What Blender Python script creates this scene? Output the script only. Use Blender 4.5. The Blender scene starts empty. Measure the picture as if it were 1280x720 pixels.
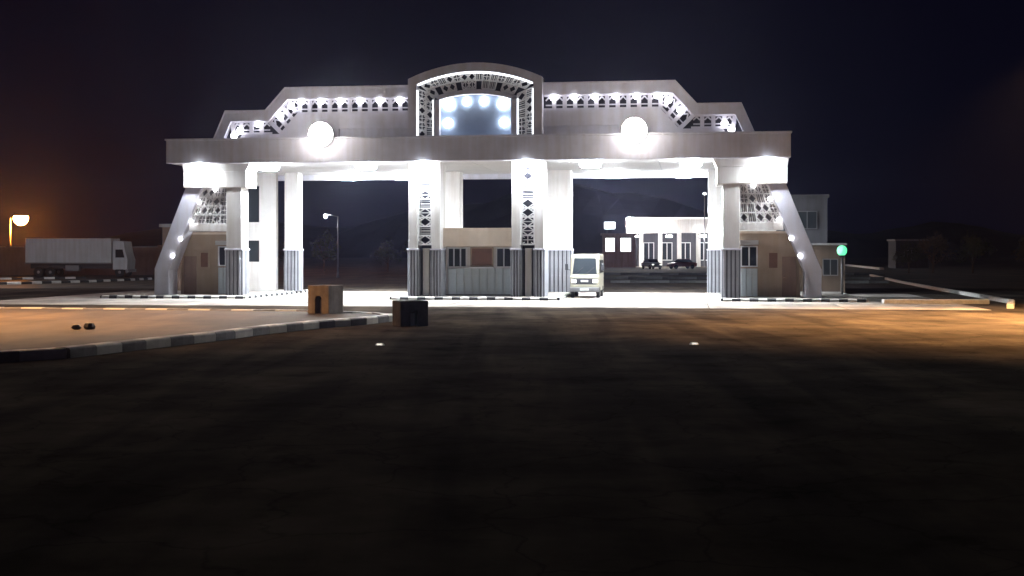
import bpy, math, random
from mathutils import Vector, Matrix
random.seed(7)
R = math.radians

# ------------------------------------------------------------------ camera, sky, moon, exposure
scene = bpy.context.scene
col = scene.collection
cam_data = bpy.data.cameras.new('camera')
cam = bpy.data.objects.new('camera', cam_data)
col.objects.link(cam)
cam.location = (0, 0, 2.5)
cam.rotation_euler = (R(90), 0, 0)
cam_data.sensor_width = 36
cam_data.lens = 45.0
cam_data.shift_y = -45 / 1280
cam_data.clip_start = 0.1
cam_data.clip_end = 5000
scene.camera = cam

SUN_EL, SUN_ROT = -5.0, 200.0
world = bpy.data.worlds.new('World')
scene.world = world
world.use_nodes = True
wn, wl = world.node_tree.nodes, world.node_tree.links
wn.clear()
sky = wn.new('ShaderNodeTexSky')
sky.sky_type = 'NISHITA'
sky.sun_disc = False
sky.sun_elevation = R(SUN_EL)
sky.sun_rotation = R(SUN_ROT)
night = wn.new('ShaderNodeBackground')          # night airglow
night.inputs[0].default_value = (0.18, 0.15, 0.72, 1)
night.inputs[1].default_value = 0.0065
bg = wn.new('ShaderNodeBackground')
bg.inputs[1].default_value = 0.05
add = wn.new('ShaderNodeAddShader')
wout = wn.new('ShaderNodeOutputWorld')
wl.new(sky.outputs[0], bg.inputs[0])
wl.new(bg.outputs[0], add.inputs[0])
wl.new(night.outputs[0], add.inputs[1])
wl.new(add.outputs[0], wout.inputs[0])

moon_data = bpy.data.lights.new('moon', 'SUN')
moon_data.energy = 0.01
moon_data.angle = R(0.5)
moon_data.color = (0.8, 0.88, 1.0)
moon = bpy.data.objects.new('moon', moon_data)
moon.rotation_euler = (R(50), 0, R(-20))
col.objects.link(moon)

scene.view_settings.view_transform = 'Standard'
scene.view_settings.look = 'None'
scene.view_settings.exposure = 0.0
scene.view_settings.gamma = 1.0
scene.view_settings.use_curve_mapping = False
scene.cycles.volume_bounces = 0
scene.cycles.max_bounces = 7
scene.cycles.diffuse_bounces = 4
scene.cycles.sample_clamp_indirect = 6.0
scene.cycles.use_denoising = True

SOFFIT_E = 950.0
FLOOD_E = 750.0
FRIEZE_E = 11.0
LED_E = 2.6
ARCH_E = 16.0
SODIUM_E = 2200.0
ROAD_E = 160000.0
HAZE_D = 0.00015

# ------------------------------------------------------------------ materials
MATS = {}
def mat(name, c, rough=0.7, var=0.12, scale=1.5, bump=0.0, bscale=40, metal=0.0, spec=0.35, stain=0.0, emit=None, estr=0.0):
    if name in MATS:
        return MATS[name]
    m = bpy.data.materials.new(name)
    m.use_nodes = True
    n, l = m.node_tree.nodes, m.node_tree.links
    b = n['Principled BSDF']
    b.inputs['Roughness'].default_value = rough
    b.inputs['Metallic'].default_value = metal
    b.inputs['Specular IOR Level'].default_value = spec
    tc = n.new('ShaderNodeTexCoord')
    if var or stain:
        nz = n.new('ShaderNodeTexNoise')
        nz.inputs['Scale'].default_value = scale
        nz.inputs['Detail'].default_value = 6
        nz.inputs['Roughness'].default_value = 0.65
        l.new(tc.outputs['Object'], nz.inputs['Vector'])
        rp = n.new('ShaderNodeValToRGB')
        lo = [x * (1 - var * 1.6) for x in c]; hi = [min(1, x * (1 + var)) for x in c]
        rp.color_ramp.elements[0].position = 0.3
        rp.color_ramp.elements[1].position = 0.72
        rp.color_ramp.elements[0].color = (*lo, 1)
        rp.color_ramp.elements[1].color = (*hi, 1)
        l.new(nz.outputs['Fac'], rp.inputs['Fac'])
        out = rp.outputs['Color']
        if stain:
            mp = n.new('ShaderNodeMapping')
            mp.inputs['Scale'].default_value = (2.2, 2.2, 0.16)     # rain streaks
            l.new(tc.outputs['Object'], mp.inputs['Vector'])
            n2 = n.new('ShaderNodeTexNoise'); n2.inputs['Scale'].default_value = 1.6; n2.inputs['Detail'].default_value = 5
            l.new(mp.outputs[0], n2.inputs['Vector'])
            r2 = n.new('ShaderNodeValToRGB')
            r2.color_ramp.elements[0].position = 0.35; r2.color_ramp.elements[1].position = 0.6
            k = 1 - stain
            r2.color_ramp.elements[0].color = (k, k * .97, k * .93, 1)
            r2.color_ramp.elements[1].color = (1, 1, 1, 1)
            l.new(n2.outputs['Fac'], r2.inputs['Fac'])
            mx = n.new('ShaderNodeMix'); mx.data_type = 'RGBA'; mx.blend_type = 'MULTIPLY'
            mx.inputs['Factor'].default_value = 1.0
            l.new(out, mx.inputs['A']); l.new(r2.outputs['Color'], mx.inputs['B'])
            out = mx.outputs['Result']
        l.new(out, b.inputs['Base Color'])
    else:
        b.inputs['Base Color'].default_value = (*c, 1)
    if bump:
        nb = n.new('ShaderNodeTexNoise'); nb.inputs['Scale'].default_value = bscale; nb.inputs['Detail'].default_value = 4
        l.new(tc.outputs['Object'], nb.inputs['Vector'])
        bp = n.new('ShaderNodeBump'); bp.inputs['Strength'].default_value = bump; bp.inputs['Distance'].default_value = 0.02
        l.new(nb.outputs['Fac'], bp.inputs['Height']); l.new(bp.outputs[0], b.inputs['Normal'])
    if emit:
        b.inputs['Emission Color'].default_value = (*emit, 1)
        b.inputs['Emission Strength'].default_value = estr
    MATS[name] = m
    return m

PLASTER = mat('white_plaster', (.72, .70, .68), .8, .06, .8, .25, 30, stain=.14)
STONE = mat('beige_stone', (.59, .59, .67), .75, .08, .9, .25, 22, stain=.08)
CLAD = mat('grey_cladding', (.27, .28, .31), .45, .12, 1.2, .1, 12, spec=.5, stain=.12)
BACKM = mat('cladding_backing', (.06, .06, .07), .8, .15, 2.0)
SOFFITM = mat('soffit_white', (.78, .78, .78), .7, .04, .6)
LATTICE = mat('lattice_white', (.72, .71, .70), .65, .08, 2.0)
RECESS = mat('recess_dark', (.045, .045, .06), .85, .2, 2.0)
BLUEPANEL = mat('pale_blue_panel', (.34, .42, .56), .5, .08, 1.2)
BOOTHBLUE = mat('pale_blue_metal', (.60, .67, .70), .4, .08, 1.2, spec=.5, stain=.1)
CREAM = mat('cream_beam', (.60, .50, .40), .7, .08, 1.0, .1, 20, stain=.05)
TAN = mat('tan_wall', (.36, .28, .21), .8, .10, 1.0, .2, 20, stain=.07)
WFRAME = mat('window_frame_white', (.70, .71, .72), .4, .03, 2.0)
GLASS = mat('dark_glass', (.025, .03, .035), .08, 0, spec=.7)
CURTAIN = mat('red_brown_blind', (.15, .075, .055), .8, .15, 3.0)
METALG = mat('grey_metal', (.22, .22, .23), .45, .08, 3.0, metal=.6)
DARKM = mat('dark_metal', (.035, .035, .04), .5, .1, 3.0)
ASPHALT = mat('asphalt', (.098, .084, .071), .9, .3, .35, .5, 90, spec=.0)
CONCRETE = mat('concrete', (.42, .39, .36), .85, .15, .5, .4, 30, spec=.1)
KWHITE = mat('kerb_white_paint', (.68, .66, .62), .7, .15, 3.0, .2, 30)
KBLACK = mat('kerb_black_paint', (.03, .03, .032), .7, .3, 3.0, .2, 30)
BLOCKM = mat('block_concrete', (.25, .22, .20), .9, .2, 2.0, .5, 25, stain=.2)
BLOCKD = mat('block_dark_concrete', (.11, .10, .09), .9, .25, 2.0, .5, 25, stain=.2)
BROWNW = mat('brown_wall', (.22, .15, .12), .85, .15, .6, .2, 15, stain=.1)
GREYW = mat('grey_wall', (.30, .30, .31), .85, .12, .5, .2, 15, stain=.2)
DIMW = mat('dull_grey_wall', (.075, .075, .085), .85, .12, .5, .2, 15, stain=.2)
VANW = mat('van_white', (.26, .24, .18), .45, .04, 2.0, spec=.5)
TRUCKW = mat('truck_white', (.60, .60, .62), .5, .06, .8, stain=.1)
RUBBER = mat('rubber', (.02, .02, .02), .8, .2, 5.0)
CHROME = mat('bright_metal', (.6, .6, .62), .25, .05, 3.0, metal=.9)
LEAF = mat('leaf', (.075, .085, .035), .7, .35, .8)
LEAFD = mat('leaf_dry', (.12, .085, .04), .75, .35, .8)
BARK = mat('bark', (.10, .07, .05), .9, .3, 4.0, .5, 20)
HILLM = mat('hill_earth', (.05, .045, .04), .95, .3, .02)
EARTH = mat('dusty_ground', (.085, .062, .04), .9, .25, .25, .4, 50)

def emat(name, c, s):
    return mat(name, (.8, .8, .8), .4, 0, emit=c, estr=s)
L_SOFFIT = emat('soffit_lens', (.86, .93, 1.0), SOFFIT_E)
L_FSIDE = emat('flood_side_glass', (1.0, .95, .88), 45)
L_RING = emat('diffuser_ring', (.88, .94, 1.0), 170)
L_FLOOD = emat('flood_lens', (1.0, .92, .80), FLOOD_E)
L_FRIEZE = emat('frieze_lens', (.97, .95, 1.0), FRIEZE_E)
L_LED = emat('led_tube', (.90, .95, 1.0), LED_E)
L_ARCH = emat('arch_lens', (.88, .95, 1.0), ARCH_E)
L_SODIUM = emat('sodium_lens', (1.0, .30, .03), SODIUM_E)
L_ROAD = emat('road_lamp_lens', (1.0, .52, .19), ROAD_E)
L_GREEN = emat('green_lens', (.10, .85, .38), 1.5)
L_FAR = emat('far_lens', (.95, .96, 1.0), 140)
L_FARBIG = emat('far_flood_lens', (1.0, .97, .9), 1500)
L_HEAD = emat('headlamp_lens', (1.0, .95, .85), 2.0)
L_WIN = emat('lit_window', (.9, .95, 1.0), 5)

# blotches, stretched tyre wear and cracks on the asphalt
def worn(m, crack=True):
    n, l = m.node_tree.nodes, m.node_tree.links
    b = n['Principled BSDF']; src = b.inputs['Base Color'].links[0].from_socket
    tc = n.new('ShaderNodeTexCoord')
    def layer(src, scale3, sc, p0, p1, lo, hi, tex='ShaderNodeTexNoise', out='Fac'):
        mp = n.new('ShaderNodeMapping'); mp.inputs['Scale'].default_value = scale3
        l.new(tc.outputs['Object'], mp.inputs['Vector'])
        t = n.new(tex); t.inputs['Scale'].default_value = sc
        if tex.endswith('Noise'): t.inputs['Detail'].default_value = 5; t.inputs['Distortion'].default_value = .6
        else: t.feature = 'DISTANCE_TO_EDGE'
        vec = mp.outputs[0]
        if not tex.endswith('Noise'):       # ragged crack lines
            wn_ = n.new('ShaderNodeTexNoise'); wn_.inputs['Scale'].default_value = 1.3; wn_.inputs['Detail'].default_value = 5
            l.new(vec, wn_.inputs['Vector'])
            ma = n.new('ShaderNodeMix'); ma.data_type = 'RGBA'; ma.blend_type = 'ADD'; ma.inputs['Factor'].default_value = 1.6
            l.new(vec, ma.inputs['A']); l.new(wn_.outputs['Color'], ma.inputs['B']); vec = ma.outputs['Result']
        l.new(vec, t.inputs['Vector'])
        rp = n.new('ShaderNodeValToRGB')
        rp.color_ramp.elements[0].position = p0; rp.color_ramp.elements[1].position = p1
        rp.color_ramp.elements[0].color = (*lo, 1); rp.color_ramp.elements[1].color = (*hi, 1)
        l.new(t.outputs[out], rp.inputs['Fac'])
        mx = n.new('ShaderNodeMix'); mx.data_type = 'RGBA'; mx.blend_type = 'MULTIPLY'; mx.inputs['Factor'].default_value = 1
        l.new(src, mx.inputs['A']); l.new(rp.outputs['Color'], mx.inputs['B'])
        return mx.outputs['Result']
    src = layer(src, (1, 1, 1), .16, .38, .62, (.66, .65, .65), (1.15, 1.12, 1.08))
    src = layer(src, (.9, .07, 1), .8, .40, .60, (.72, .72, .74), (1.1, 1.08, 1.05))
    src = layer(src, (1, 1, 1), .9, .30, .42, (.74, .73, .72), (1, 1, 1))
    if crack: src = layer(src, (1, 1, 1), .5, .0, .02, (.72, .72, .72), (1, 1, 1), 'ShaderNodeTexVoronoi', 'Distance')
    l.new(src, b.inputs['Base Color'])
worn(ASPHALT)
worn(EARTH, False)
worn(CONCRETE, False)
# ------------------------------------------------------------------ mesh helpers
class MB:
    def __init__(s): s.v = []; s.f = []
    def add(s, vs, fs):
        k = len(s.v); s.v += [tuple(p) for p in vs]; s.f += [tuple(i + k for i in f) for f in fs]; return s
    def box(s, x0, x1, y0, y1, z0, z1):
        return s.add([(x0,y0,z0),(x1,y0,z0),(x1,y1,z0),(x0,y1,z0),(x0,y0,z1),(x1,y0,z1),(x1,y1,z1),(x0,y1,z1)],
                     [(0,3,2,1),(4,5,6,7),(0,1,5,4),(1,2,6,5),(2,3,7,6),(3,0,4,7)])
    def prism_xz(s, pts, y0, y1):           # polygon in x-z, extruded along y
        a = sum(pts[i][0]*pts[(i+1)%len(pts)][1]-pts[(i+1)%len(pts)][0]*pts[i][1] for i in range(len(pts)))
        if a < 0: pts = pts[::-1]
        n = len(pts)
        vs = [(p[0], y0, p[1]) for p in pts] + [(p[0], y1, p[1]) for p in pts]
        fs = [tuple(range(n)), tuple(range(2*n-1, n-1, -1))]
        fs += [(i, i+n, (i+1) % n + n, (i+1) % n) for i in range(n)]
        return s.add(vs, fs)
    def prism_yz(s, pts, x0, x1):
        t = MB().prism_xz(pts, x0, x1)
        return s.add([(v[1], v[0], v[2]) for v in t.v], [f[::-1] for f in t.f])
    def prism_xy(s, pts, z0, z1):
        t = MB().prism_xz(pts, z0, z1)
        return s.add([(v[0], v[2], v[1]) for v in t.v], [f[::-1] for f in t.f])
    def bar(s, p, q, w, y0, y1):            # flat bar between two points of the x-z plane
        d = Vector((q[0]-p[0], q[1]-p[1]))
        if d.length < 1e-4: return s
        d.normalize(); nx, nz = -d.y*w/2, d.x*w/2
        return s.prism_xz([(p[0]+nx,p[1]+nz),(p[0]-nx,p[1]-nz),(q[0]-nx,q[1]-nz),(q[0]+nx,q[1]+nz)], y0, y1)
    def tube(s, p, q, r0, r1=None, n=12):
        r1 = r0 if r1 is None else r1
        p, q = Vector(p), Vector(q); d = (q-p).normalized()
        a = d.orthogonal().normalized(); b = d.cross(a)
        vs = []
        for (c, r) in ((p, r0), (q, r1)):
            for i in range(n):
                t = 2*math.pi*i/n
                vs.append(c + (a*math.cos(t)+b*math.sin(t))*r)
        fs = [(i, (i+1) % n, n+(i+1) % n, n+i) for i in range(n)]
        fs += [tuple(range(n-1, -1, -1)), tuple(range(n, 2*n))]
        return s.add(vs, fs)
    def lathe(s, prof, n=20, c=(0, 0, 0), axis='z'):
        vs = []
        for (r, h) in prof:
            for i in range(n):
                t = 2*math.pi*i/n
                x, y = r*math.cos(t), r*math.sin(t)
                p = (x, y, h) if axis == 'z' else ((h, x, y) if axis == 'x' else (y, h, x))
                vs.append((p[0]+c[0], p[1]+c[1], p[2]+c[2]))
        fs = []
        for k in range(len(prof)-1):
            for i in range(n):
                fs.append((k*n+i, k*n+(i+1) % n, (k+1)*n+(i+1) % n, (k+1)*n+i))
        fs += [tuple(range(n-1, -1, -1)), tuple(range((len(prof)-1)*n, len(prof)*n))]
        return s.add(vs, fs)
    def mesh(s, name, m, smooth=False):
        me = bpy.data.meshes.new(name)
        me.from_pydata(s.v, [], s.f); me.materials.append(m)
        if smooth:
            for p in me.polygons: p.use_smooth = len(p.vertices) == 4
        me.update(); return me
    def build(s, name, m, parent=None, bevel=0.0, smooth=False):
        o = bpy.data.objects.new(name, s.mesh(name, m, smooth)); col.objects.link(o)
        if parent: o.parent = parent
        if bevel:
            b = o.modifiers.new('bevel', 'BEVEL'); b.width = bevel; b.segments = 2; b.limit_method = 'ANGLE'
        return o
def tag(o, label=None, cat=None, group=None, kind=None):
    if label: o['label'] = label
    if cat: o['category'] = cat
    if group: o['group'] = group
    if kind: o['kind'] = kind
    return o
def empty(name, loc=(0, 0, 0), rz=0.0):
    o = bpy.data.objects.new(name, None); col.objects.link(o)
    o.location = loc; o.rotation_euler = (0, 0, rz); o.empty_display_size = .3
    return o
def copy_tree(o, parent=None):
    c = o.copy(); col.objects.link(c); c.parent = parent
    for ch in [x for x in list(bpy.data.objects) if x.parent == o]: copy_tree(ch, c)
    return c
def put(me, name, parent, loc, rz=0):
    o = bpy.data.objects.new(name, me); col.objects.link(o); o.parent = parent; o.location = loc; o.rotation_euler = (0, 0, rz); return o

# gate frame: the facade is turned 8 degrees, its middle stands 66.7 m away
TH = R(8.0); GX, GY = -1.98, 66.7
def gp(u, v, z=0.0):
    return (GX + u*math.cos(TH) + v*math.sin(TH), GY - u*math.sin(TH) + v*math.cos(TH), z)
GR = -TH

# ------------------------------------------------------------------ ground and far setting
g = MB().box(-700, 700, -60, 1000, -0.4, 0).build('ground', ASPHALT); tag(g, kind='structure')
ap = empty('apron', gp(0, 0), GR); tag(ap, kind='structure')
sl_me = MB().box(-2.985, 2.985, -2.67, 2.67, 0, .012).mesh('paving_slab', CONCRETE)
for i in range(8):
    for j in range(4):
        o = put(sl_me, 'paving_slab', ap, (-21+6*i, -5.8+5.37*j, random.uniform(-.004, .0)))
# dusty plain behind the gate
eb = MB().box(-300, 300, 88, 800, 0.0, 0.005).build('dusty_plain', EARTH); tag(eb, kind='structure')

hv, hf = [], []
NXH = 120
for j in range(7):
    for i in range(NXH + 1):
        x = -650 + 1300*i/NXH; y = 560 + j*45
        prof = 15 + 7*math.sin(x*.011+1.2) + 5*math.sin(x*.031+.3) + 2*math.sin(x*.09)
        if abs(x-5) < 120: prof += 10*math.cos((x-5)/120*math.pi/2)
        k = math.sin(math.pi*j/6)**.8 if j < 6 else 0
        hv.append((x, y, -0.3 + prof*k*(1+.12*random.random())))
for j in range(6):
    for i in range(NXH):
        a = j*(NXH+1)+i; hf.append((a, a+1, a+NXH+2, a+NXH+1))
hm = MB().add(hv, hf).build('hill', HILLM); tag(hm, kind='structure')

# kerbs made of painted stones
def kerb_run(pts, step, name='kerb', hgt=.17, wid=.22, white_first=True, loc=(0,0,0), rz=0, gap=.012, dark=None, light=None):
    root = empty(name, loc, rz); tag(root, kind='structure')
    me = {}
    for k, mm in ((True, KWHITE), (False, KBLACK)):
        me[k] = None
    acc = 0; w = white_first
    # walk the polyline
    segs = [(Vector(pts[i]), Vector(pts[i+1])) for i in range(len(pts)-1)]
    for a, b in segs:
        d = b-a; L = d.length; n = max(1, round(L/step)); s = L/n; ang = math.atan2(d.y, d.x)
        key = round(s, 3)
        for i in range(n):
            kk = (w, key)
            if kk not in me:
                m = MB().prism_yz([(-wid/2, 0), (wid/2, 0), (wid/2, hgt), (-wid/2+.05, hgt), (-wid/2, hgt-.05)], -s/2+gap/2, s/2-gap/2)
                me[kk] = m.mesh('kerb_stone', (light or KWHITE) if w else (dark or KBLACK))
            c = a + d*((i+.5)/n)
            o = put(me[kk], 'kerb_stone', root, (c.x, c.y, random.uniform(-.012, .0)), ang + random.uniform(-.006, .006))
            w = not w
    return root
# plinth islands of the gate
for (u0, u1) in ((-20.4, -12.25), (-4.4, 4.5), (12.7, 19.9)):
    pl = MB().box(u0+.2, u1-.2, -.3, 11.5, 0, .165).build('plinth', CONCRETE); pl.location = gp(0, 0); pl.rotation_euler.z = GR; tag(pl, kind='structure')
    kerb_run([(u0+.1, 11.4), (u0+.1, -.4), (u1-.1, -.4), (u1-.1, 11.4)], .45, loc=gp(0, 0), rz=GR)

# ------------------------------------------------------------------ the gate
gate = empty('entrance_gate', gp(0, 0), GR)
tag(gate, 'wide white entrance gate with arched centre panel, stepped parapet and lit flat canopy', 'gate')
# canopy
MB().box(-16.85, 16.18, 0, .35, 7.27, 8.5).build('fascia', STONE, gate, .03)
MB().box(-16.75, 16.08, .352, 11.3, 7.32, 8.46).build('canopy', STONE, gate)
MB().box(-16.75, 16.08, 11.302, 11.6, 6.95, 8.5).build('rear_beam', STONE, gate)
pm = MB().box(-1.62, 1.62, -1.34, 1.34, 0, .05).mesh('soffit_panel', SOFFITM)
for i in range(10):
    for j in range(4):
        put(pm, 'soffit_panel', gate, (-15.09+i*3.28, 1.75+j*2.72, 7.268))
MB().box(-16.91, 16.24, -.06, .41, 8.502, 8.60).build('coping', STONE, gate, .02)

def quadsplit(a0, a1, b0, b1, n):
    "cells between line a (outer) and line b (inner)"
    L = lambda p, q, t: (p[0]+(q[0]-p[0])*t, p[1]+(q[1]-p[1])*t)
    return [(L(a0, a1, i/n), L(a0, a1, (i+1)/n), L(b0, b1, (i+1)/n), L(b0, b1, i/n)) for i in range(n)]
rng = random.Random(3)
def lattice(cells, y0, y1, w=.07, w2=.06):
    m = MB()
    for (a, b, c, d) in cells:
        mid = lambda p, q: ((p[0]+q[0])/2, (p[1]+q[1])/2)
        e, f, h, k = mid(a, b), mid(b, c), mid(c, d), mid(d, a)
        m.bar(a, b, w, y0, y1); m.bar(c, d, w, y0+.004, y1+.004); m.bar(d, a, w, y0+.008, y1+.008); m.bar(b, c, w, y0+.012, y1+.012)
        o = ((a[0]+c[0])/2, (a[1]+c[1])/2)
        kind = rng.choice('ddxvs')
        if kind in 'dx':
            for j, (p, q) in enumerate(((e, f), (f, h), (h, k), (k, e))):
                m.bar(p, q, w2, y0+.016+.003*j, y1-.01+.003*j)
        if kind in 'ds':
            for j, p in enumerate((a, b, c, d)):
                m.bar((o[0]+(p[0]-o[0])*.5, o[1]+(p[1]-o[1])*.5), p, w2*.9, y0+.030+.003*j, y1-.02+.003*j)
        if kind in 'xv':
            m.bar(e, h, w2*.9, y0+.045, y1-.012)
        if kind == 's':
            m.bar(k, f, w2*.9, y0+.048, y1-.015); m.bar(e, h, w2*.9, y0+.051, y1-.018)
        if kind == 'v':
            m.bar(mid(e, a), mid(h, d), w2*.6, y0+.055, y1-.01); m.bar(mid(e, b), mid(h, c), w2*.6, y0+.058, y1-.013)
    return m

def slots(cells, y0, y1):
    "dark upright slots: thin rails, a wide post at each cell border and a slim one in its middle"
    m = MB()
    lerp = lambda p, q, t: (p[0]+(q[0]-p[0])*t, p[1]+(q[1]-p[1])*t)
    for (a, b, c, d) in cells:
        m.bar(a, d, .21, y0, y1)
        m.bar(lerp(a, d, .05), lerp(b, c, .05), .08, y0+.006, y1-.006); m.bar(lerp(d, a, .08), lerp(c, b, .08), .10, y0+.009, y1-.008)
        p, q, t = lerp(lerp(a, b, .2), lerp(d, c, .2), .36), lerp(lerp(a, b, .8), lerp(d, c, .8), .36), lerp(lerp(a, b, .5), lerp(d, c, .5), .14)
        m.bar(p, t, .07, y0+.03, y1-.02); m.bar(q, t, .07, y0+.033, y1-.023)
        m.bar(lerp(lerp(a, b, .2), lerp(d, c, .2), .66), lerp(lerp(a, b, .8), lerp(d, c, .8), .66), .06, y0+.036, y1-.026)
    return m
lamp_me = MB().lathe([(.03, .0), (.14, .0), (.17, -.05), (.17, -.20), (.12, -.26), (.02, -.27)], 12).mesh('frieze_lamp', L_FRIEZE, True)
line0 = [(14.45, 8.505), (13.75, 10.1), (11.5, 10.1), (10.4, 11.3), (3.56, 11.3)]
line1 = [(13.9, 8.505), (13.44, 9.55), (11.32, 9.55), (10.27, 10.7), (3.56, 10.7)]
line2 = [(13.05, 8.505), (12.8, 8.85), (10.6, 8.85), (9.65, 9.9), (3.56, 9.9)]
for s in (-1, 1):
    mir = lambda pts: [(s*p[0], p[1]) for p in pts]
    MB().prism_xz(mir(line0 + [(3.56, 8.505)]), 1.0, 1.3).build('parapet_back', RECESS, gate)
    b = MB()
    for i in range(4):
        b.prism_xz(mir([line0[i], line0[i+1], line1[i+1], line1[i]]), .6, .998)
    par = b.build('parapet_border', STONE, gate)
    low = MB()
    low.prism_xz(mir([line2[0], line2[1], line2[2], line2[3], (7.45, 9.9), (7.45, 8.505)]), .66, .998)
    low.prism_xz(mir([(7.448, 9.9), (3.56, 9.9), (3.56, 9.08), (7.448, 9.08)]), .66, .998)
    low.prism_xz(mir([(7.446, 9.078), (3.56, 9.078), (3.56, 8.505), (7.446, 8.505)]), .82, .997)
    low.build('parapet_panel', STONE, gate)
    cells = []
    cells += quadsplit(line1[2], line1[3], line2[2], line2[3], 3)
    cells += quadsplit((12.9, 9.55), (11.2, 9.55), (12.9, 8.85), (11.2, 8.85), 3)
    cells += quadsplit((9.64, 10.7), (3.56, 10.7), (9.64, 9.9), (3.56, 9.9), 11)
    cells += [(line1[3], (9.65, 10.7), (9.65, 10.1), (9.85, 10.0)), (line1[1], (12.9, 9.55), (12.9, 8.9), (13.3, 8.7))]
    cells = [tuple((s*p[0], p[1]) for p in c) for c in cells]
    slots(cells, .76, .9).build('parapet_lattice', STONE, gate)
    MB().prism_xz(mir([(p[0], p[1]+.05) for p in line0[:]] + [(p[0], p[1]-.04) for p in line0[::-1]]), .54, .6-.002).build('parapet_coping', STONE, gate)
    lamps = [(4.1 + 1.08*i, 10.68) for i in range(6)] + [(10.05, 10.45), (10.65, 9.95)]
    lamps += [(12.9, 9.2), (13.25, 8.9)] + ([(11.9, 9.5)] if s < 0 else [])
    for (u, z) in lamps:
        put(lamp_me, 'frieze_lamp', gate, (s*u, .62, z))

# the arched centre
RA = 8.28; ZC = 12.4-RA
def arc(hw, off, n=16):
    r = RA-off
    return [(-hw + 2*hw*i/n, ZC+math.sqrt(r*r-(-hw+2*hw*i/n)**2)) for i in range(n+1)]
o0, o1, o2 = arc(3.55, 0), arc(3.1, .45), arc(2.2, 1.25)
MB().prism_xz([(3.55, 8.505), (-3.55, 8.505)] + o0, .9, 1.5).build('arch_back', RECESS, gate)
b = MB()
b.box(-3.55, -3.1, .15, .898, 8.505, o1[0][1]); b.box(3.1, 3.55, .15, .898, 8.505, o1[0][1])
for i in range(16):
    b.prism_xz([o0[i], o0[i+1], o1[i+1], o1[i]], .15, .898)
b.prism_xz([o0[0], o1[0], (-3.55, o1[0][1])], .15, .898); b.prism_xz([o0[16], o1[16], (3.55, o1[0][1])], .15, .898)
b.build('arch_border', STONE, gate)
b = MB()
i0, i1 = arc(2.2, 1.38), arc(1.9, 1.62)
b.box(-2.2, -1.9, .3, .897, 8.505, i1[0][1]); b.box(1.9, 2.2, .3, .897, 8.505, i1[0][1])
for i in range(16): b.prism_xz([i0[i], i0[i+1], i1[i+1], i1[i]], .3, .897)
b.build('arch_inner_frame', STONE, gate)
pane = MB().prism_xz([(1.898, 8.505), (-1.898, 8.505)] + arc(1.898, 1.64), .70, .76).build('arch_panel', BLUEPANEL, gate)
cells = []
for s in (-1, 1):
    cells += quadsplit((s*3.08, 8.52), (s*3.08, 11.1), (s*2.66, 8.52), (s*2.66, 10.95), 6)
    cells += quadsplit((s*2.655, 8.62), (s*2.655, 10.95), (s*2.22, 8.62), (s*2.22, 10.75), 5)
oo, om, ii = arc(2.95, .48, 14), arc(2.62, .88, 14), arc(2.35, 1.32, 14)
for i in range(14):
    cells.append((oo[i], oo[i+1], om[i+1], om[i]))
    if i % 3 != 1: cells.append((om[i], om[i+1], ii[i+1], ii[i]))
lattice(cells, .45, .56, .07, .05).build('arch_lattice', LATTICE, gate)
led = MB()
l1 = arc(3.04, .50, 16)
for i in range(16): led.bar(l1[i], l1[i+1], .09, .20, .28)
led.bar((-3.06, 8.56), (-3.06, 11.0), .08, .20, .28); led.bar((3.06, 8.56), (3.06, 11.0), .08, .20, .28)
led.bar((-2.25, 8.56), (-2.25, 10.5), .05, .32, .38); led.bar((2.25, 8.56), (2.25, 10.5), .05, .32, .38)
led.build('led_tube', L_LED, gate)
al = MB().lathe([(.03, 0), (.20, 0), (.25, -.06), (.22, -.14), (.1, -.19), (.02, -.2)], 14, axis='y').mesh('arch_lamp', L_ARCH, True)
for (u, z, sc) in ((-1.45, 10.28, 1.25), (-.5, 10.42, .85), (.42, 10.42, .85), (1.45, 10.28, 1.25), (-1.5, 9.3, 1.0), (1.5, 9.3, 1.0)):
    o = put(al, 'arch_lamp', gate, (u, .69, z)); o.scale = (sc, 1, sc)
MB().box(-1.88, 1.88, .5, .69, 8.51, 8.62).build('arch_sill', STONE, gate)

# centre piers, rear piers, end columns
def clad_column(u0, u1, v0, v1, zt, name='column', strips=3):
    MB().box(u0, u1, v0, v1, .165, zt).build(name, PLASTER, gate, .02)
    w = (u1-u0)/strips
    me = MB().prism_xy([(-w/2+.035, 0), (w/2-.035, 0), (w/2-.035, -.05), (w/2-.06, -.075), (-w/2+.06, -.075), (-w/2+.035, -.05)], 0, 2.42).mesh('cladding_panel', CLAD)
    MB().box(u0-.01, u1+.01, v0-.012, v1+.01, .166, 2.594).build('cladding_backing', BACKM, gate)
    for i in range(strips):
        put(me, 'cladding_panel', gate, (u0+w*(i+.5), v0-.013, .17))
    # the side faces in one panel each
    d = v1-v0
    for s, x in ((-1, u0), (1, u1)):
        n = max(1, round(d/.5)); dw = d/n
        sm = MB().prism_xy([(-dw/2+.04, 0), (dw/2-.04, 0), (dw/2-.06, -.05), (-dw/2+.06, -.05)], 0, 2.42).mesh('cladding_panel', CLAD)
        for i in range(n):
            put(sm, 'cladding_panel', gate, (x+s*.011, v0+dw*(i+.5), .17), R(90) if s > 0 else R(-90))
    MB().box(u0-.08, u1+.08, v0-.09, v1+.06, 2.595, 2.68).build('cladding_cap', STONE, gate, .015)
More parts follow.
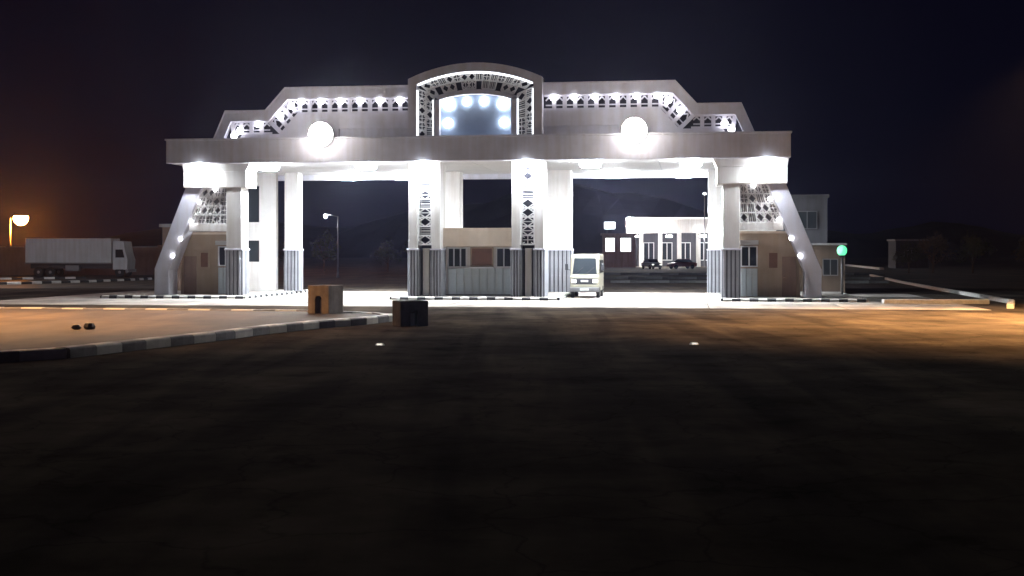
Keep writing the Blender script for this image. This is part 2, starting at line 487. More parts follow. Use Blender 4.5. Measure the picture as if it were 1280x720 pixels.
for s in (-1, 1):
    ua, ub = sorted((s*1.9, s*2.36)); clad_column(ua, ub, .5, 2.0, 7.266, strips=3)
    ua, ub = sorted((s*3.12, s*3.6)); clad_column(ua, ub, .5, 2.0, 7.266, strips=3)
    ua, ub = sorted((s*2.362, s*3.118))
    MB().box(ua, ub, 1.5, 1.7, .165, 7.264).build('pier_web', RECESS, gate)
    cells = quadsplit((s*2.40, 2.9), (s*2.40, 7.2), (s*3.08, 2.9), (s*3.08, 7.2), 9)
    lattice(cells, .62, .72, .08, .055).build('pier_lattice', LATTICE, gate)
    MB().box(ua+.2, ub-.2, .9, 1.1, .165, 2.7).build('pier_fin', PLASTER, gate, .02)
    ua, ub = sorted((s*2.31, s*4.26)); clad_column(ua, ub, 8.5, 9.6, 7.266, 'rear_pier', 8)
    ua, ub = sorted((s*12.17, s*13.0)); clad_column(ua, ub, 8.5, 9.4, 7.266, 'rear_column', 4)
    ua, ub = sorted((s*12.8, s*13.65)); clad_column(ua, ub, .5, 1.6, 6.0, 'end_column', 4)
    # rear wall bay with two openings
    w = MB()
    x = lambda t: s*t
    def wb(a, b, z0, z1, v0=8.7, v1=9.1):
        p, q = sorted((s*a, s*b)); w.box(p, q, v0, v1, z0, z1)
    wb(13.6, 14.65, .165, 7.266); wb(15.42, 16.0, .165, 7.266)
    wb(14.652, 15.418, .165, 1.9); wb(14.652, 15.418, 3.2, 4.3); wb(14.652, 15.418, 6.5, 7.266)
    w.build('rear_wall', PLASTER, gate)
    ua, ub = sorted((s*14.66, s*15.41))
    MB().box(ua, ub, 8.9, 8.92, 1.91, 3.19).build('rear_pane', GLASS, gate)
    MB().box(ua, ub, 8.9, 8.92, 4.31, 6.49).build('rear_pane', GLASS, gate)
    # capital over the end bay
    ua, ub = sorted((s*12.5, s*16.05)); MB().box(ua, ub, .42, 2.1, 5.98, 6.86).build('capital', PLASTER, gate, .03)
    pts = [(12.5, 6.862), (16.05, 6.862), (16.12, 7.264), (12.3, 7.264)]
    MB().prism_xz([(s*p[0], p[1]) for p in pts], .42, 2.1).build('capital_cornice', PLASTER, gate, .02)
    # slanted leg
    leg = [(15.05, 5.978), (15.98, 5.978), (17.75, 1.6), (17.75, .165), (16.92, .165), (16.92, 1.5)]
    MB().prism_xz([(s*p[0], p[1]) for p in leg], .55, 1.75).build('slanted_leg', STONE, gate, .03)
    ua, ub = sorted((s*13.655, s*15.85)); MB().box(ua, ub, .7, 1.3, 3.62, 4.0).build('tie_beam', PLASTER, gate, .02)
    cells = []
    for k in range(4):
        za, zb = 4.03+k*.485, 4.03+(k+1)*.485
        e0 = 15.05 + (5.978-za)/(4.378)*1.77*1.03; e1 = 15.05 + (5.978-zb)/(4.378)*1.77*1.03
        nn = 5 if k < 2 else 4
        cells += quadsplit((s*13.68, za), (s*(e0-.02), za), (s*13.68, zb), (s*(e1-.02), zb), nn)
    lattice(cells, .75, .85, .07, .05).build('end_lattice', LATTICE, gate)
    ua, ub = sorted((s*13.66, s*15.7)); MB().prism_xz([(s*13.66, 4.01), (s*15.78, 4.01), (s*15.06, 5.97), (s*13.66, 5.97)], 1.2, 1.29).build('end_web', GREYW, gate)
    sl = MB().lathe([(.03, 0), (.10, 0), (.12, -.05), (.08, -.12), (.02, -.14)], 10, axis='y').mesh('leg_lamp', L_FRIEZE, True)
    for (u, z) in ((15.0, 5.2), (15.45, 4.15), (16.05, 3.2), (16.5, 2.3)):
        put(sl, 'leg_lamp', gate, (s*(u+.18), .55, z))
    put(sl, 'leg_lamp', gate, (s*14.35, .74, 5.9))

# ------------------------------------------------------------------ lamps of the gate
def soffit_lamp():
    r = empty('soffit_lamp')
    MB().box(-.34, .34, -.34, .34, -.07, 0).build('housing', METALG, r, .02)
    MB().lathe([(.40, -.071), (.52, -.10), (.56, -.20), (.52, -.32)], 24).build('diffuser_ring', L_RING, r, smooth=True)
    MB().lathe([(.48, -.322), (.46, -.335), (.02, -.338)], 24).build('lens', L_SOFFIT, r)
    return r
L_SOFFIT2 = emat('soffit_lens_small', (.86, .93, 1.0), SOFFIT_E*.95)
proto = soffit_lamp(); proto2 = soffit_lamp(); first = True
for ch in proto2.children:
    if ch.name.startswith('lens'): ch.data.materials[0] = L_SOFFIT2
def place(u, v, label, group):
    global first
    o = proto if first else copy_tree(proto); first = False
    o.location = gp(u, v, 7.266); o.rotation_euler.z = GR
    tag(o, label, 'lamp', group)
for u in (-11.4, -6.0, 6.0, 11.2):
    place(u, .9, 'bright lamp under the canopy front over the %s, %s' % ('empty lane' if u < 0 else 'van lane', 'nearer the end column' if abs(u) > 8 else 'nearer the centre pier'), 'front canopy lamps over the lanes')
for u in (-2.7, 2.7):
    o = proto2 if u < 0 else copy_tree(proto2); o.location = gp(u, .20, 7.268); o.scale = (.5, .5, .8); o.rotation_euler.z = GR
    tag(o, 'bright lamp under the canopy front above the lattice pier beside the %s' % ('empty lane' if u < 0 else 'white van'), 'lamp', 'canopy lamps above the centre piers')
for u in (-15.0, 15.0):
    o = copy_tree(proto2); o.location = gp(u, .20, 7.268); o.scale = (.5, .5, .8); o.rotation_euler.z = GR
    tag(o, 'bright lamp above the white end capital on the side of the %s' % ('parked white truck' if u < 0 else 'green lamp globe'), 'lamp', 'canopy lamps above the end capitals')
for u in (-9.6, -6.2, 6.6, 10.8):
    place(u, 10.6, 'bright lamp under the rear canopy edge over the %s, %s' % ('empty lane' if u < 0 else 'van lane', 'nearer the end column' if abs(u) > 8 else 'nearer the centre pier'), 'rear canopy lamps')

def floodlight(u, label):
    r = empty('floodlight', gp(u, 0, 8.6), GR); tag(r, label, 'floodlight')
    MB().tube((0, .18, 0), (0, .18, .12), .16).build('mount', DARKM, r)
    b = MB(); b.tube((0, .18, .12), (0, -.25, .22), .045); b.build('arm', DARKM, r)
    h = MB().lathe([(.30, -.16), (.58, -.30), (.62, -.362), (.1, -.364)], 28, (0, 0, .09), 'y').build('housing', DARKM, r, smooth=True)
    MB().lathe([(.60, -.366), (.64, -.42), (.64, -.56), (.61, -.60)], 32, (0, 0, .09), 'y').build('glass_body', L_FSIDE, r, smooth=True)
    ln = MB().lathe([(.60, -.602), (.58, -.625), (.40, -.655), (.02, -.665)], 32, (0, 0, .09), 'y').build('lens', L_FLOOD, r, smooth=True)
    return r
floodlight(-8.1, 'big round floodlight on the canopy edge above the empty lane')
floodlight(8.35, 'big round floodlight on the canopy edge above the lane with the white van')

# ------------------------------------------------------------------ guard booths
bo = empty('guard_booth', gp(0, 1.7, .165), GR)
tag(bo, 'pale blue guard booth with cream top between the two centre piers', 'booth')
MB().box(-1.85, 1.85, .1, 3.2, 0, 3.5).build('wall', PLASTER, bo)
MB().box(-2.0, 2.0, -.35, 3.35, 2.62, 3.62).build('cream_beam', CREAM, bo, .02)
MB().box(-1.95, 1.95, .02, .098, 0, .08).build('base_strip', METALG, bo)
me = MB().prism_xy([(-.21, 0), (.21, 0), (.21, -.05), (.17, -.075), (-.17, -.075), (-.21, -.05)], 0, 1.38).mesh('blue_panel', BOOTHBLUE)
for i in range(8): put(me, 'blue_panel', bo, (-1.5+.4286*i, .09, .085))
def window(root, x0, x1, z0, z1, y, paneM, bars=0, fr=.07, frM=None):
    f = MB(); a = frM or WFRAME
    f.box(x0, x1, y-.06, y, z0, z0+fr); f.box(x0, x1, y-.06, y, z1-fr, z1)
    f.box(x0, x0+fr, y-.06, y, z0+fr, z1-fr); f.box(x1-fr, x1, y-.06, y, z0+fr, z1-fr)
    for i in range(bars):
        c = x0+(x1-x0)*(i+1)/(bars+1); f.box(c-fr/2, c+fr/2, y-.055, y, z0+fr, z1-fr)
    w = f.build('window', a, root)
    MB().box(x0+fr, x1-fr, y-.02, y-.005, z0+fr, z1-fr).build('pane', paneM, w)
    return w
window(bo, -1.75, -.68, 1.5, 2.58, .098, GLASS, 2)
window(bo, -.5, .75, 1.55, 2.6, .098, CURTAIN, 0, .08, TAN)
window(bo, .88, 1.75, 1.5, 2.58, .098, GLASS, 1)
MB().box(-.55, .8, -.2, .02, 1.47, 1.54).build('counter', WFRAME, bo)
for s, nm in ((-1, 'tan walled booth under the slanted gate leg beside the brown wall'), (1, 'tan walled booth under the slanted gate leg beside the grey building')):
    e = empty('gate_side_booth', gp(s*15.25, 1.8, .165), GR); tag(e, nm, 'booth')
    MB().box(-1.55, 1.55, .1, 1.7, 0, 3.3).build('wall', TAN, e)
    MB().box(-1.57, 1.57, .04, 1.75, 3.302, 3.42).build('roof', CREAM, e)
    xs = -s
    p, q = sorted((xs*1.5, xs*.62))
    MB().box(p-.02, q+.02, -.32, .098, 2.72, 2.95).build('awning', WFRAME, e)
    window(e, p, q, 1.55, 2.66, .098, GLASS, 1)
    for i in range(3):
        m2 = MB().prism_xy([(-.14, 0), (.14, 0), (.14, -.05), (.11, -.075), (-.11, -.075), (-.14, -.05)], 0, 1.45).build('blue_panel', BOOTHBLUE, e)
        m2.location = (p+.15+.29*i, .095, .03)
    p, q = sorted((xs*.1, -xs*.45)); window(e, p, q, 1.45, 2.35, .098, CURTAIN, 0, .06, TAN)
    p, q = sorted((-xs*.62, -xs*1.35)); d = MB().box(p, q, .04, .098, .02, 2.1).build('door', BROWNW, e, .01)
    MB().tube((p+.1, .0, 1.05), (p+.1, .04, 1.05), .03).build('handle', CHROME, d)

# buildings right behind the gate ends
lw = empty('brown_outbuilding', gp(-19.6, 8.0), GR); tag(lw, 'low brown building behind the gate leg next to the parked white truck', 'building')
MB().box(-.9, 3.4, 0, 5, 0, 4.0).build('wall', BROWNW, lw); MB().box(-1.05, 3.55, -.15, 5.15, 4.002, 4.2).build('roof', GREYW, lw)
window(lw, .6, 1.6, 1.2, 2.4, -.002, GLASS, 1)
rw = empty('grey_building', gp(18.3, 14), GR); tag(rw, 'grey two storey building with brown lower annex behind the gate leg and green lamp', 'building')
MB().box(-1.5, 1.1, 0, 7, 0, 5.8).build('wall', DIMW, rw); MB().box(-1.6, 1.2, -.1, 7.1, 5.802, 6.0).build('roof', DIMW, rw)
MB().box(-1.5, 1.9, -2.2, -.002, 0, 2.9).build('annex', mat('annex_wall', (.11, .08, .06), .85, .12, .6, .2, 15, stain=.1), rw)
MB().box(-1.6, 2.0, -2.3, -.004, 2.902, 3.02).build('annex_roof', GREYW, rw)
window(rw, -.7, .5, 3.9, 5.0, -.002, GLASS, 1, .05, METALG); window(rw, .6, 1.5, 1.1, 2.1, -2.202, GLASS, 1, .05, METALG)

# ------------------------------------------------------------------ white van in the right lane
van = empty('parked_van', gp(5.5, 3.2, .012), GR)
tag(van, 'small white van standing nose out beside the centre pier', 'van')
prof = [(0.02, .34), (-.02, .62), (.05, 1.16), (.12, 1.24), (.42, 2.22), (.62, 2.36), (3.5, 2.38), (3.68, 2.25), (3.76, .9), (3.74, .36)]
MB().prism_yz(prof, -.78, .78).build('body', VANW, van, .05)
def onface(t, x, lift):     # point of the slanted front between (.12,1.24) and (.42,2.22)
    y = .12+.30*t; z = 1.24+.98*t
    return (x, y-.956*lift, z+.29*lift)
ws = MB(); vs = [onface(.06, -.66, .012), onface(.06, .66, .012), onface(.93, .58, .012), onface(.93, -.58, .012),
                 onface(.06, -.66, -.01), onface(.06, .66, -.01), onface(.93, .58, -.01), onface(.93, -.58, -.01)]
ws.add(vs, [(0,1,2,3), (7,6,5,4), (0,4,5,1), (1,5,6,2), (2,6,7,3), (3,7,4,0)]); w = ws.build('windscreen', GLASS, van)
wp = MB()
for (xa, xb) in ((-.5, -.08), (.1, .52)):
    wp.tube(onface(.08, xa, .03), onface(.42, xb, .03), .012, n=6)
wp.build('wiper', DARKM, w)
MB().box(-.66, .66, -.005, .06, .72, 1.06).build('grille', DARKM, van, .01)
MB().box(-.2, .2, -.03, .03, .86, .97).build('badge_plate', WFRAME, van, .01)
for s in (-1, 1):
    h = MB().box(s*.58-.13, s*.58+.13, -.035, .06, .82, 1.0).build('headlight', L_HEAD, van, .02)
    MB().tube((s*.78, .25, 1.5), (s*.93, .2, 1.55), .018, n=6).build('mirror_arm', DARKM, van)
    MB().box(s*.98-.08, s*.98+.08, .14, .22, 1.5, 1.85).build('mirror', DARKM, van, .03)
    for y in (.62, 3.0):
        wl_ = MB().lathe([(.20, -.09), (.29, -.10), (.31, -.06), (.31, .06), (.29, .10), (.20, .09)], 20, (s*.70, y, .31), 'x').build('wheel', RUBBER, van, smooth=True)
        MB().lathe([(.05, -.02), (.19, -.01), (.19, .01), (.05, .02)], 14, (s*.79, y, .31), 'x').build('rim', CHROME, wl_)
    for (y0, y1) in ((.55, 1.2), (1.28, 2.3), (2.38, 3.4)):
        MB().box(s*.782-.006, s*.782+.006, y0, y1, 1.35, 2.05).build('side_window', GLASS, van)
MB().box(-.80, .80, -.09, .12, .34, .58).build('bumper', METALG, van, .03)
MB().box(-.24, .24, -.10, -.088, .40, .52).build('number_plate', WFRAME, van)

# ------------------------------------------------------------------ traffic island with painted kerb, blocks
isl = [(-4.3, 46.8), (-5.2, 44.2), (-6.5, 42.0), (-7.6, 39.2), (-8.5, 36.0), (-9.6, 33.0), (-10.6, 30.2), (-12.2, 28.6), (-15.5, 28.0), (-24, 28.0), (-24, 54), (-8.5, 51.0), (-5.2, 48.8)]
ti = MB().prism_xy([(p[0]*1.0+(-.12 if True else 0), p[1]) for p in isl], 0, .15).build('traffic_island', EARTH); tag(ti, kind='structure')
KGREY = mat('kerb_worn_grey', (.24, .23, .24), .8, .25, 3.0, .3, 30)
kerb_run(isl[:10][::-1], .95, hgt=.25, wid=.42, dark=KGREY)
kerb_run([isl[0], isl[12], isl[11], isl[10]], .95, hgt=.2, wid=.34, dark=KGREY)
def block(name, loc, rz, m, label, w=1.08, d=.95, h=1.08, notch=.30):
    r = empty(name, loc, rz); tag(r, label, 'concrete block')
    b = MB()
    # four walls round a hollow, the front one with an arched opening
    n2 = notch/2
    b.prism_xz([(-w/2, 0), (-n2, 0), (-n2, h*.52), (-n2*.6, h*.62), (n2*.6, h*.62), (n2, h*.52), (n2, 0), (w/2, 0), (w/2, h), (-w/2, h)], -d/2, -d/2+.14)
    b.box(-w/2, w/2, d/2-.14, d/2, 0, h)
    b.box(w/2-.14, w/2, -d/2+.142, d/2-.142, 0, h); b.box(-w/2, -w/2+.14, -d/2+.142, d/2-.142, 0, h)
    b.box(-w/2+.142, w/2-.142, -d/2+.142, d/2-.142, h-.16, h-.02)
    b.build('block_shell', m, r, .02)
    MB().box(-n2*.55, n2*.55, -d/2+.2, -d/2+.3, 0, h*.5).build('inner_post', WFRAME if m is BLOCKD else METALG, r)
    return r
block('concrete_block', (-7.15, 49.1, .15), R(-28), BLOCKM, 'tan hollow concrete block with arched opening standing on the traffic island', w=.98)
block('concrete_block', (-3.45, 43.4, 0), R(24), BLOCKD, 'dark hollow concrete block with slot opening standing on the road by the island tip', notch=.26, w=1.0, d=.85, h=.86)
for i, (x, y, s) in enumerate(((-13.2, 38.8, .13), (-12.85, 38.9, .17))):
    v, f = [], []
    m = MB().lathe([(.02, 0), (.8*s, .0), (1.0*s, .5*s), (.7*s, 1.1*s), (.1*s, 1.3*s)], 9)
    m.v = [(a*(1+.25*random.uniform(-1, 1)), b*(1+.25*random.uniform(-1, 1)), c) for a, b, c in m.v]
    o = m.build('stone', DARKM); o.location = (x, y, .15)
    tag(o, 'small dark stone lying on the sandy traffic island', 'stone', 'dark stones on the island')
studM = mat('stud_reflector_glow', (.85, .8, .7), .2, 0, spec=.8, emit=(1, .9, .75), estr=1.5)  # emission stands in for light the stud would reflect back
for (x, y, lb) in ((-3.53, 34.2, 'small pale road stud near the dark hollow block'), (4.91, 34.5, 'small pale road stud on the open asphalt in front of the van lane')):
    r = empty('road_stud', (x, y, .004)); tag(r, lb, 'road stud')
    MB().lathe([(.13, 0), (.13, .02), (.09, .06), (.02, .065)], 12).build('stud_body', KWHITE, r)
    MB().box(-.07, .07, -.125, -.09, .018, .05).build('reflector_glow', studM, r)

# ------------------------------------------------------------------ street lamps
def street_lamp(loc, rz, label, h=7.5, arm=1.4, lensM=L_SODIUM, sc=1.0, group=None, cutoff=False):
    r = empty('street_lamp', loc, rz); tag(r, label, 'street lamp', group)
    MB().tube((0, 0, 0), (0, 0, .5), .13, .11).build('base', METALG, r, smooth=True)
    MB().tube((0, 0, .5), (0, 0, h), .09, .055).build('pole', METALG, r, smooth=True)
    MB().tube((0, 0, h-.05), (arm, 0, h+.18), .045, .04).build('arm', METALG, r, smooth=True)
    hd = MB().lathe([(.05, .14), (.22*sc, .10), (.30*sc, .0), (.28*sc, -.03)], 16, (arm+.2, 0, h+.18)).build('lamp_head', METALG, r, smooth=True)
    zs = max(1.0, sc*.85)
    if cutoff:      # flat glass inside a skirt that cuts the beam off sideways
        MB().lathe([(.10, -.031), (.10, -.06), (.01, -.062)], 16, (arm+.2, 0, h+.18)).build('lens', lensM, hd)
        n = 20; sk = MB()
        for ra, rb, z0, z1 in ((.24, .32, -.03, -.27),):
            vs = []
            for (rr, zz) in ((ra, z0), (rb, z1), (rb+.015, z1), (ra+.015, z0)):
                vs += [(arm+.2+rr*math.cos(2*math.pi*i/n), rr*math.sin(2*math.pi*i/n), h+.18+zz) for i in range(n)]
            sk.add(vs, [(k*n+i, k*n+(i+1) % n, ((k+1) % 4)*n+(i+1) % n, ((k+1) % 4)*n+i) for k in range(4) for i in range(n)])
        sk.build('skirt', DARKM, hd)
        return r
    MB().lathe([(.25*sc, -.032), (.27*sc, -.12*zs), (.21*sc, -.28*zs), (.11*sc, -.37*zs), (.02, -.40*zs)], 16, (arm+.2, 0, h+.18)).build('lens', lensM, hd, smooth=True)
    return r
street_lamp((-62.7, 160, 0), 0, 'street lamp with glowing orange sodium head rising behind the brown boundary wall', 6.8, 1.1, sc=3.3)
street_lamp((-46, 92, 0), 0, 'white street lamp on the roadside in front of the parked white truck', 8.0, 1.4, emat('white_road_lens', (.95, .93, 1.0), 2600))
street_lamp((-21.9, 45, .15), 0, 'orange sodium street lamp on the traffic island beyond the two dark stones', 10.0, 1.6, emat('old_road_lens', (1.0, .50, .18), ROAD_E*.45), cutoff=True)
street_lamp((21.1, 45, 0), R(180), 'orange sodium street lamp on the roadside opposite the traffic island', 10.0, 1.6, L_ROAD, cutoff=True)
street_lamp((-17, 125, 0), R(180), 'distant white street lamp seen through the empty lane', 6.0, 1.0, L_FAR, .6)
gl = empty('green_beacon', (18.3, 71, 0)); tag(gl, 'green lamp globe on a short post beside the grey building', 'lamp')
MB().tube((0, 0, 0), (0, 0, 2.2), .07, .06).build('post', METALG, gl, smooth=True)
MB().tube((0, 0, 2.2), (0, 0, 2.32), .16, .2).build('collar', DARKM, gl)
MB().lathe([(.14, 2.322), (.24, 2.42), (.28, 2.58), (.24, 2.74), (.14, 2.84), (.03, 2.87)], 18).build('globe', L_GREEN, gl, smooth=True)

# ------------------------------------------------------------------ white truck on the far left
def wheel_at(root, x, y, r, s=1, wdt=.28):
    w = MB().lathe([(r*.6, -wdt/2), (r*.94, -wdt/2), (r, -wdt/2+.04), (r, wdt/2-.04), (r*.94, wdt/2), (r*.6, wdt/2)], 20, (x, y, r), 'y').build('wheel', RUBBER, root, smooth=True)
    MB().lathe([(r*.12, -wdt/2-.02), (r*.58, -wdt/2+.03), (r*.58, wdt/2-.03), (r*.12, wdt/2)], 16, (x, y, r), 'y').build('rim', METALG, w)
    return w
tr = empty('parked_truck', (-48.3, 127, 0), R(-3)); tag(tr, 'white box truck parked side on behind the striped kerb', 'truck')
MB().box(0, 8.7, 0, 2.4, 1.45, 3.85).build('cargo_box', TRUCKW, tr, .04)
for i in range(9): MB().box(.25+i*.98, .33+i*.98, -.03, -.002, 1.5, 3.8).build('rib', TRUCKW, tr)
MB().box(-.05, 8.75, -.035, 2.42, 1.33, 1.447).build('side_rail', METALG, tr)
MB().prism_xz([(8.8, .75), (10.25, .75), (10.32, 1.7), (10.1, 2.4), (9.9, 3.55), (8.9, 3.62), (8.8, 3.5)], .05, 2.35).build('cab', TRUCKW, tr, .05)
MB().prism_xz([(9.1, 1.95), (10.0, 1.95), (9.82, 2.75), (9.1, 2.75)], .02, .048).build('cab_window', GLASS, tr)
MB().box(10.1, 10.4, .02, 2.38, .5, .78).build('bumper', METALG, tr, .03)
MB().box(.2, 10.1, .8, 1.6, .85, 1.32).build('chassis', DARKM, tr)
MB().box(4.0, 5.4, .1, .7, .6, 1.2).build('fuel_tank', METALG, tr, .05)
for x in (1.3, 2.5, 9.5):
    for y in (.2, 2.2): wheel_at(tr, x, y, .5)
bw = empty('boundary_wall', (-80, 140, 0), R(-1)); tag(bw, 'long dark brown boundary wall behind the parked white truck', 'wall')
MB().box(0, 46, 0, .3, 0, 3.0).build('wall', BROWNW, bw)
for i in range(12): MB().box(i*4.15-.02, i*4.15+.38, -.12, .42, 0, 3.25).build('post', BROWNW, bw, .02)
for i in range(11): MB().box(i*4.15+.385, i*4.15+4.125, -.06, .36, 3.002, 3.1).build('coping', GREYW, bw)
# striped kerb and far road edges
kerb_run([(-52, 92), (-43, 95.0), (-38, 99), (-34.8, 105), (-33.2, 111), (-32.6, 118)], 1.0, hgt=.2, wid=.3)
kerb_run([(-58, 112), (-46, 115), (-40, 120)], 1.0, hgt=.2, wid=.3)
# right road edges
kerb_run([(22, 56.5), (24.2, 62), (25.6, 70), (27.9, 84), (31.5, 104), (37.3, 133)], 1.8, hgt=.2, wid=.3, dark=KWHITE)
kerb_run([(52, 180), (62, 240), (75, 320)], 4.0, hgt=.3, wid=.6, dark=KWHITE)
md = MB().box(0, 5.0, 0, .5, 0, .22).build('white_kerb_block', KWHITE, None, .04); md.location = (17.9, 61.6, 0); md.rotation_euler.z = R(-3)
tag(md, 'long low white concrete block beside the gate plinth and the right road', 'concrete block')
KDIM = mat('kerb_plain_concrete', (.17, .165, .16), .9, .25, 2.0, .3, 30)
KDIM2 = mat('kerb_old_concrete', (.11, .105, .10), .9, .25, 2.0, .3, 30)
for (y, x0, x1) in ((104, 8, 30), (118, 6, 34), (140, 4, 40)):
    kerb_run([(x0, y), (x1, y-2)], 1.6, hgt=.24, wid=.5, dark=KDIM2, light=KDIM)
# ------------------------------------------------------------------ lit building beyond the right lane
fb = empty('lit_station', (19.2, 215, 0), R(-4)); tag(fb, 'distant brightly lit white building with long flat canopy beyond the parked cars', 'building')
MB().box(0, 27, 0, 1.0, 5.7, 8.3).build('canopy_fascia', PLASTER, fb)
MB().box(0, 27, 1.002, 12, 7.0, 8.2).build('canopy_roof', PLASTER, fb)
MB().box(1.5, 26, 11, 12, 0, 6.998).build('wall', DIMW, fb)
for i in range(8): MB().box(2.2+i*3.2, 2.9+i*3.2, 1.6, 2.3, 0, 6.99).build('column', PLASTER, fb)
for i in range(7):
    window(fb, 3.2+i*3.2, 5.1+i*3.2, 1.0, 4.2, 10.99, GLASS, 1, .14)
for i in range(6):
    MB().box(2.5+i*4.2, 3.6+i*4.2, 4.5, 5.4, 6.9, 6.99).build('ceiling_lamp', L_FAR, fb)
fl = MB().box(.3, 1.2, -1.6, -1.3, 7.3, 8.2).build('roof_floodlight', L_FARBIG, fb, .05); MB().box(.6, .9, -1.29, -.002, 7.6, 7.9).build('floodlight_arm', DARKM, fl)
MB().tube((13, -.6, 0), (13, -.6, 12), .14, .08).build('mast', METALG, fb)
MB().lathe([(.05, 12.0), (.28, 12.1), (.28, 12.35), (.05, 12.45)], 12, (13, -.6, 0)).build('mast_lamp', L_WIN, fb)
MB().box(-.01, 27.02, -.12, -.003, 8.05, 8.28).build('led_edge', emat('station_led', (.95, .97, 1), 1.2), fb)
for i in range(5): MB().box(1.0+i*5.6, 1.9+i*5.6, -1.4, -1.1, 5.0, 5.25).build('fascia_lamp', L_FAR, fb)
kk = empty('lit_kiosk', (14.6, 205, 0), R(-2)); tag(kk, 'distant small kiosk with lit windows and raised lit sign box beside the bright building', 'kiosk')
MB().box(0, 5.2, 0, 4, 0, 5.2).build('wall', GREYW, kk); MB().box(-.3, 5.5, -.5, 4.2, 5.202, 5.5).build('roof', GREYW, kk)
window(kk, .3, 1.9, 2.5, 4.8, -.002, L_WIN, 1, .1); window(kk, 2.7, 4.5, 2.5, 4.8, -.002, L_WIN, 1, .1)
MB().box(.6, .75, .2, .35, 5.502, 6.2).build('sign_post', METALG, kk); MB().box(.2, 1.9, .15, .5, 6.202, 7.3).build('sign_box', L_WIN, kk)

# parked cars
def car(loc, rz, m, label, lit=False):
    r = empty('parked_car', loc, rz); tag(r, label, 'car', None)
    MB().prism_xz([(-2.1, .35), (-2.15, .75), (-1.95, .95), (-1.15, 1.0), (1.1, .98), (2.0, .82), (2.15, .6), (2.1, .32)], -.85, .85).build('body', m, r, .08)
    MB().prism_xz([(-1.5, .98), (-1.0, 1.45), (.35, 1.47), (1.1, .97)], -.70, .70).build('cabin', GLASS, r, .04)
    MB().prism_xz([(-1.05, 1.452), (.4, 1.472), (.3, 1.50), (-.95, 1.485)], -.68, .68).build('roof', m, r)
    for x in (-1.35, 1.35):
        for y in (-.78, .78): wheel_at(r, x, y, .32, 1, .2)
    for y in (-.6, .6):
        MB().box(2.02, 2.15, y-.17, y+.17, .6, .74).build('headlight', L_HEAD if lit else CHROME, r, .02)
        MB().box(-2.17, -2.08, y-.17, y+.17, .7, .85).build('tail_light', CURTAIN, r, .02)
    return r
CARD = mat('car_dark_paint', (.03, .03, .04), .3, .05, 2, spec=.6); CARS = mat('car_silver_paint', (.45, .45, .47), .35, .05, 2, metal=.4)
CARR = mat('car_red_paint', (.18, .03, .03), .3, .05, 2, spec=.6)
car((20.5, 188, 0), R(-75), CARD, 'dark car with bright headlights parked before the lit building, next to the kiosk', True)
car((25.2, 190, 0), R(-160), CARR, 'dark red car parked before the lit building between two dark cars')
car((29.8, 186, 0), R(-100), CARD, 'dark unlit car parked before the lit building beside the red car')
car((30.3, 177, 0), R(-165), CARS, 'silver car parked in front of the dark unlit car')

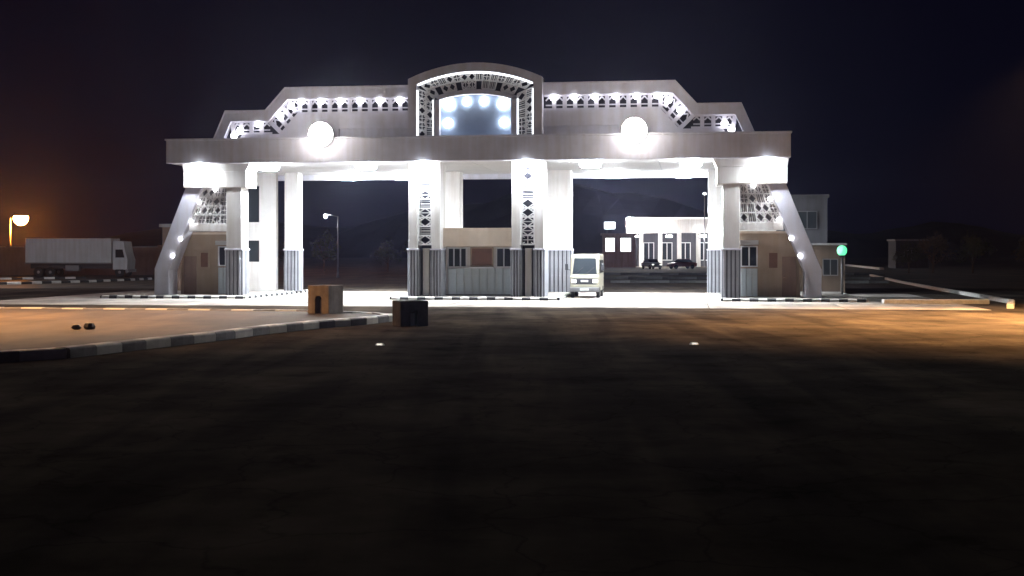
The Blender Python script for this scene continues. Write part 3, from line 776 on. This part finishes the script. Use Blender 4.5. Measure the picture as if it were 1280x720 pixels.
# ------------------------------------------------------------------ trees and shrubs
def tree(name, loc, h, rad, n, m, label, group, lean=0, trunk=.3):
    r = empty(name, loc, random.uniform(0, 6)); tag(r, label, 'tree' if 'tree' in name else 'shrub', group)
    t = MB(); t.tube((0, 0, 0), (lean*.3, .1, h*.5), .05*h**.8*.6, .025*h, 8)
    cl = []
    for i in range(14):
        a = random.uniform(0, 2*math.pi); q = random.random()**.5*rad*.75; z = h*random.uniform(.38, .92)
        q *= math.sin(max(.15, min(1, (h*1.02-z)/(h*.5)))*math.pi/2)
        p = Vector((q*math.cos(a)+lean*z/h, q*math.sin(a), z)); cl.append((p, rad*random.uniform(.22, .42)))
        if i < 7: t.tube((lean*.3*z/h, .05, h*random.uniform(.2, .48)), p, .02*h, .006*h, 5)
    t.build('trunk', BARK, r)
    b = MB()
    for i in range(n):
        p, q = random.choice(cl)
        d = Vector((random.gauss(0, 1), random.gauss(0, 1), random.gauss(0, .8))).normalized()*q*random.random()**.4
        c = p+d; s = random.uniform(.07, .16)*(h/4)**.5
        a = Vector((random.gauss(0, 1), random.gauss(0, 1), random.gauss(0, 1))).normalized(); e = a.orthogonal().normalized()
        b.add([c-a*s, c-e*s*.5, c+a*s, c+e*s*.5], [(0, 1, 2, 3)])
    b.build('crown', m, r)
tg = 'dim trees along the right road'
sp = [(46.5, 150, 3.6, 2.2), (50, 152, 4.6, 2.6), (54, 150, 4.4, 2.8), (58.5, 146, 4.2, 2.4), (62, 150, 4.6, 2.6), (57, 132, 3.0, 2.0), (53.5, 128, 2.2, 1.6)]
for i, (x, y, h, ra) in enumerate(sp):
    tree('roadside_tree', (x, y, 0), h, ra, 1700, LEAFD if i % 2 else LEAF, 'dim bushy tree in the row beside the dark right road', tg)
hut = empty('pale_hut', (58.5, 195, 0)); tag(hut, 'dim pale hut behind the row of bushy trees', 'hut')
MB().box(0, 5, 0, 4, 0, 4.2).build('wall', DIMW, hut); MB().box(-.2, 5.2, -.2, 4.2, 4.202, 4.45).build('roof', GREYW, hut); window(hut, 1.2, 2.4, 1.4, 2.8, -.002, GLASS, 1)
for i, (x, y, h, ra) in enumerate([(-22, 150, 5, 2.4), (-15.5, 160, 4.2, 2.2), (-11, 148, 4.6, 2.2), (-29, 155, 4.6, 2.6)]):
    tree('background_tree', (x, y, 0), h, ra, 1200, LEAF, 'dark tree standing far behind the empty lane', 'dark trees behind the empty lane')

# ------------------------------------------------------------------ night haze
hz = MB().box(-640, 640, -55, 870, -1.4, 48).build('haze', ASPHALT); tag(hz, kind='stuff')
hmat = bpy.data.materials.new('haze_volume'); hmat.use_nodes = True
hn, hl = hmat.node_tree.nodes, hmat.node_tree.links
hn.clear()
pv = hn.new('ShaderNodeVolumePrincipled'); pv.inputs['Color'].default_value = (.56, .60, 1.0, 1)
pv.inputs['Density'].default_value = HAZE_D; pv.inputs['Anisotropy'].default_value = .80
ho = hn.new('ShaderNodeOutputMaterial'); hl.new(pv.outputs[0], ho.inputs['Volume'])
hz.data.materials.clear(); hz.data.materials.append(hmat)
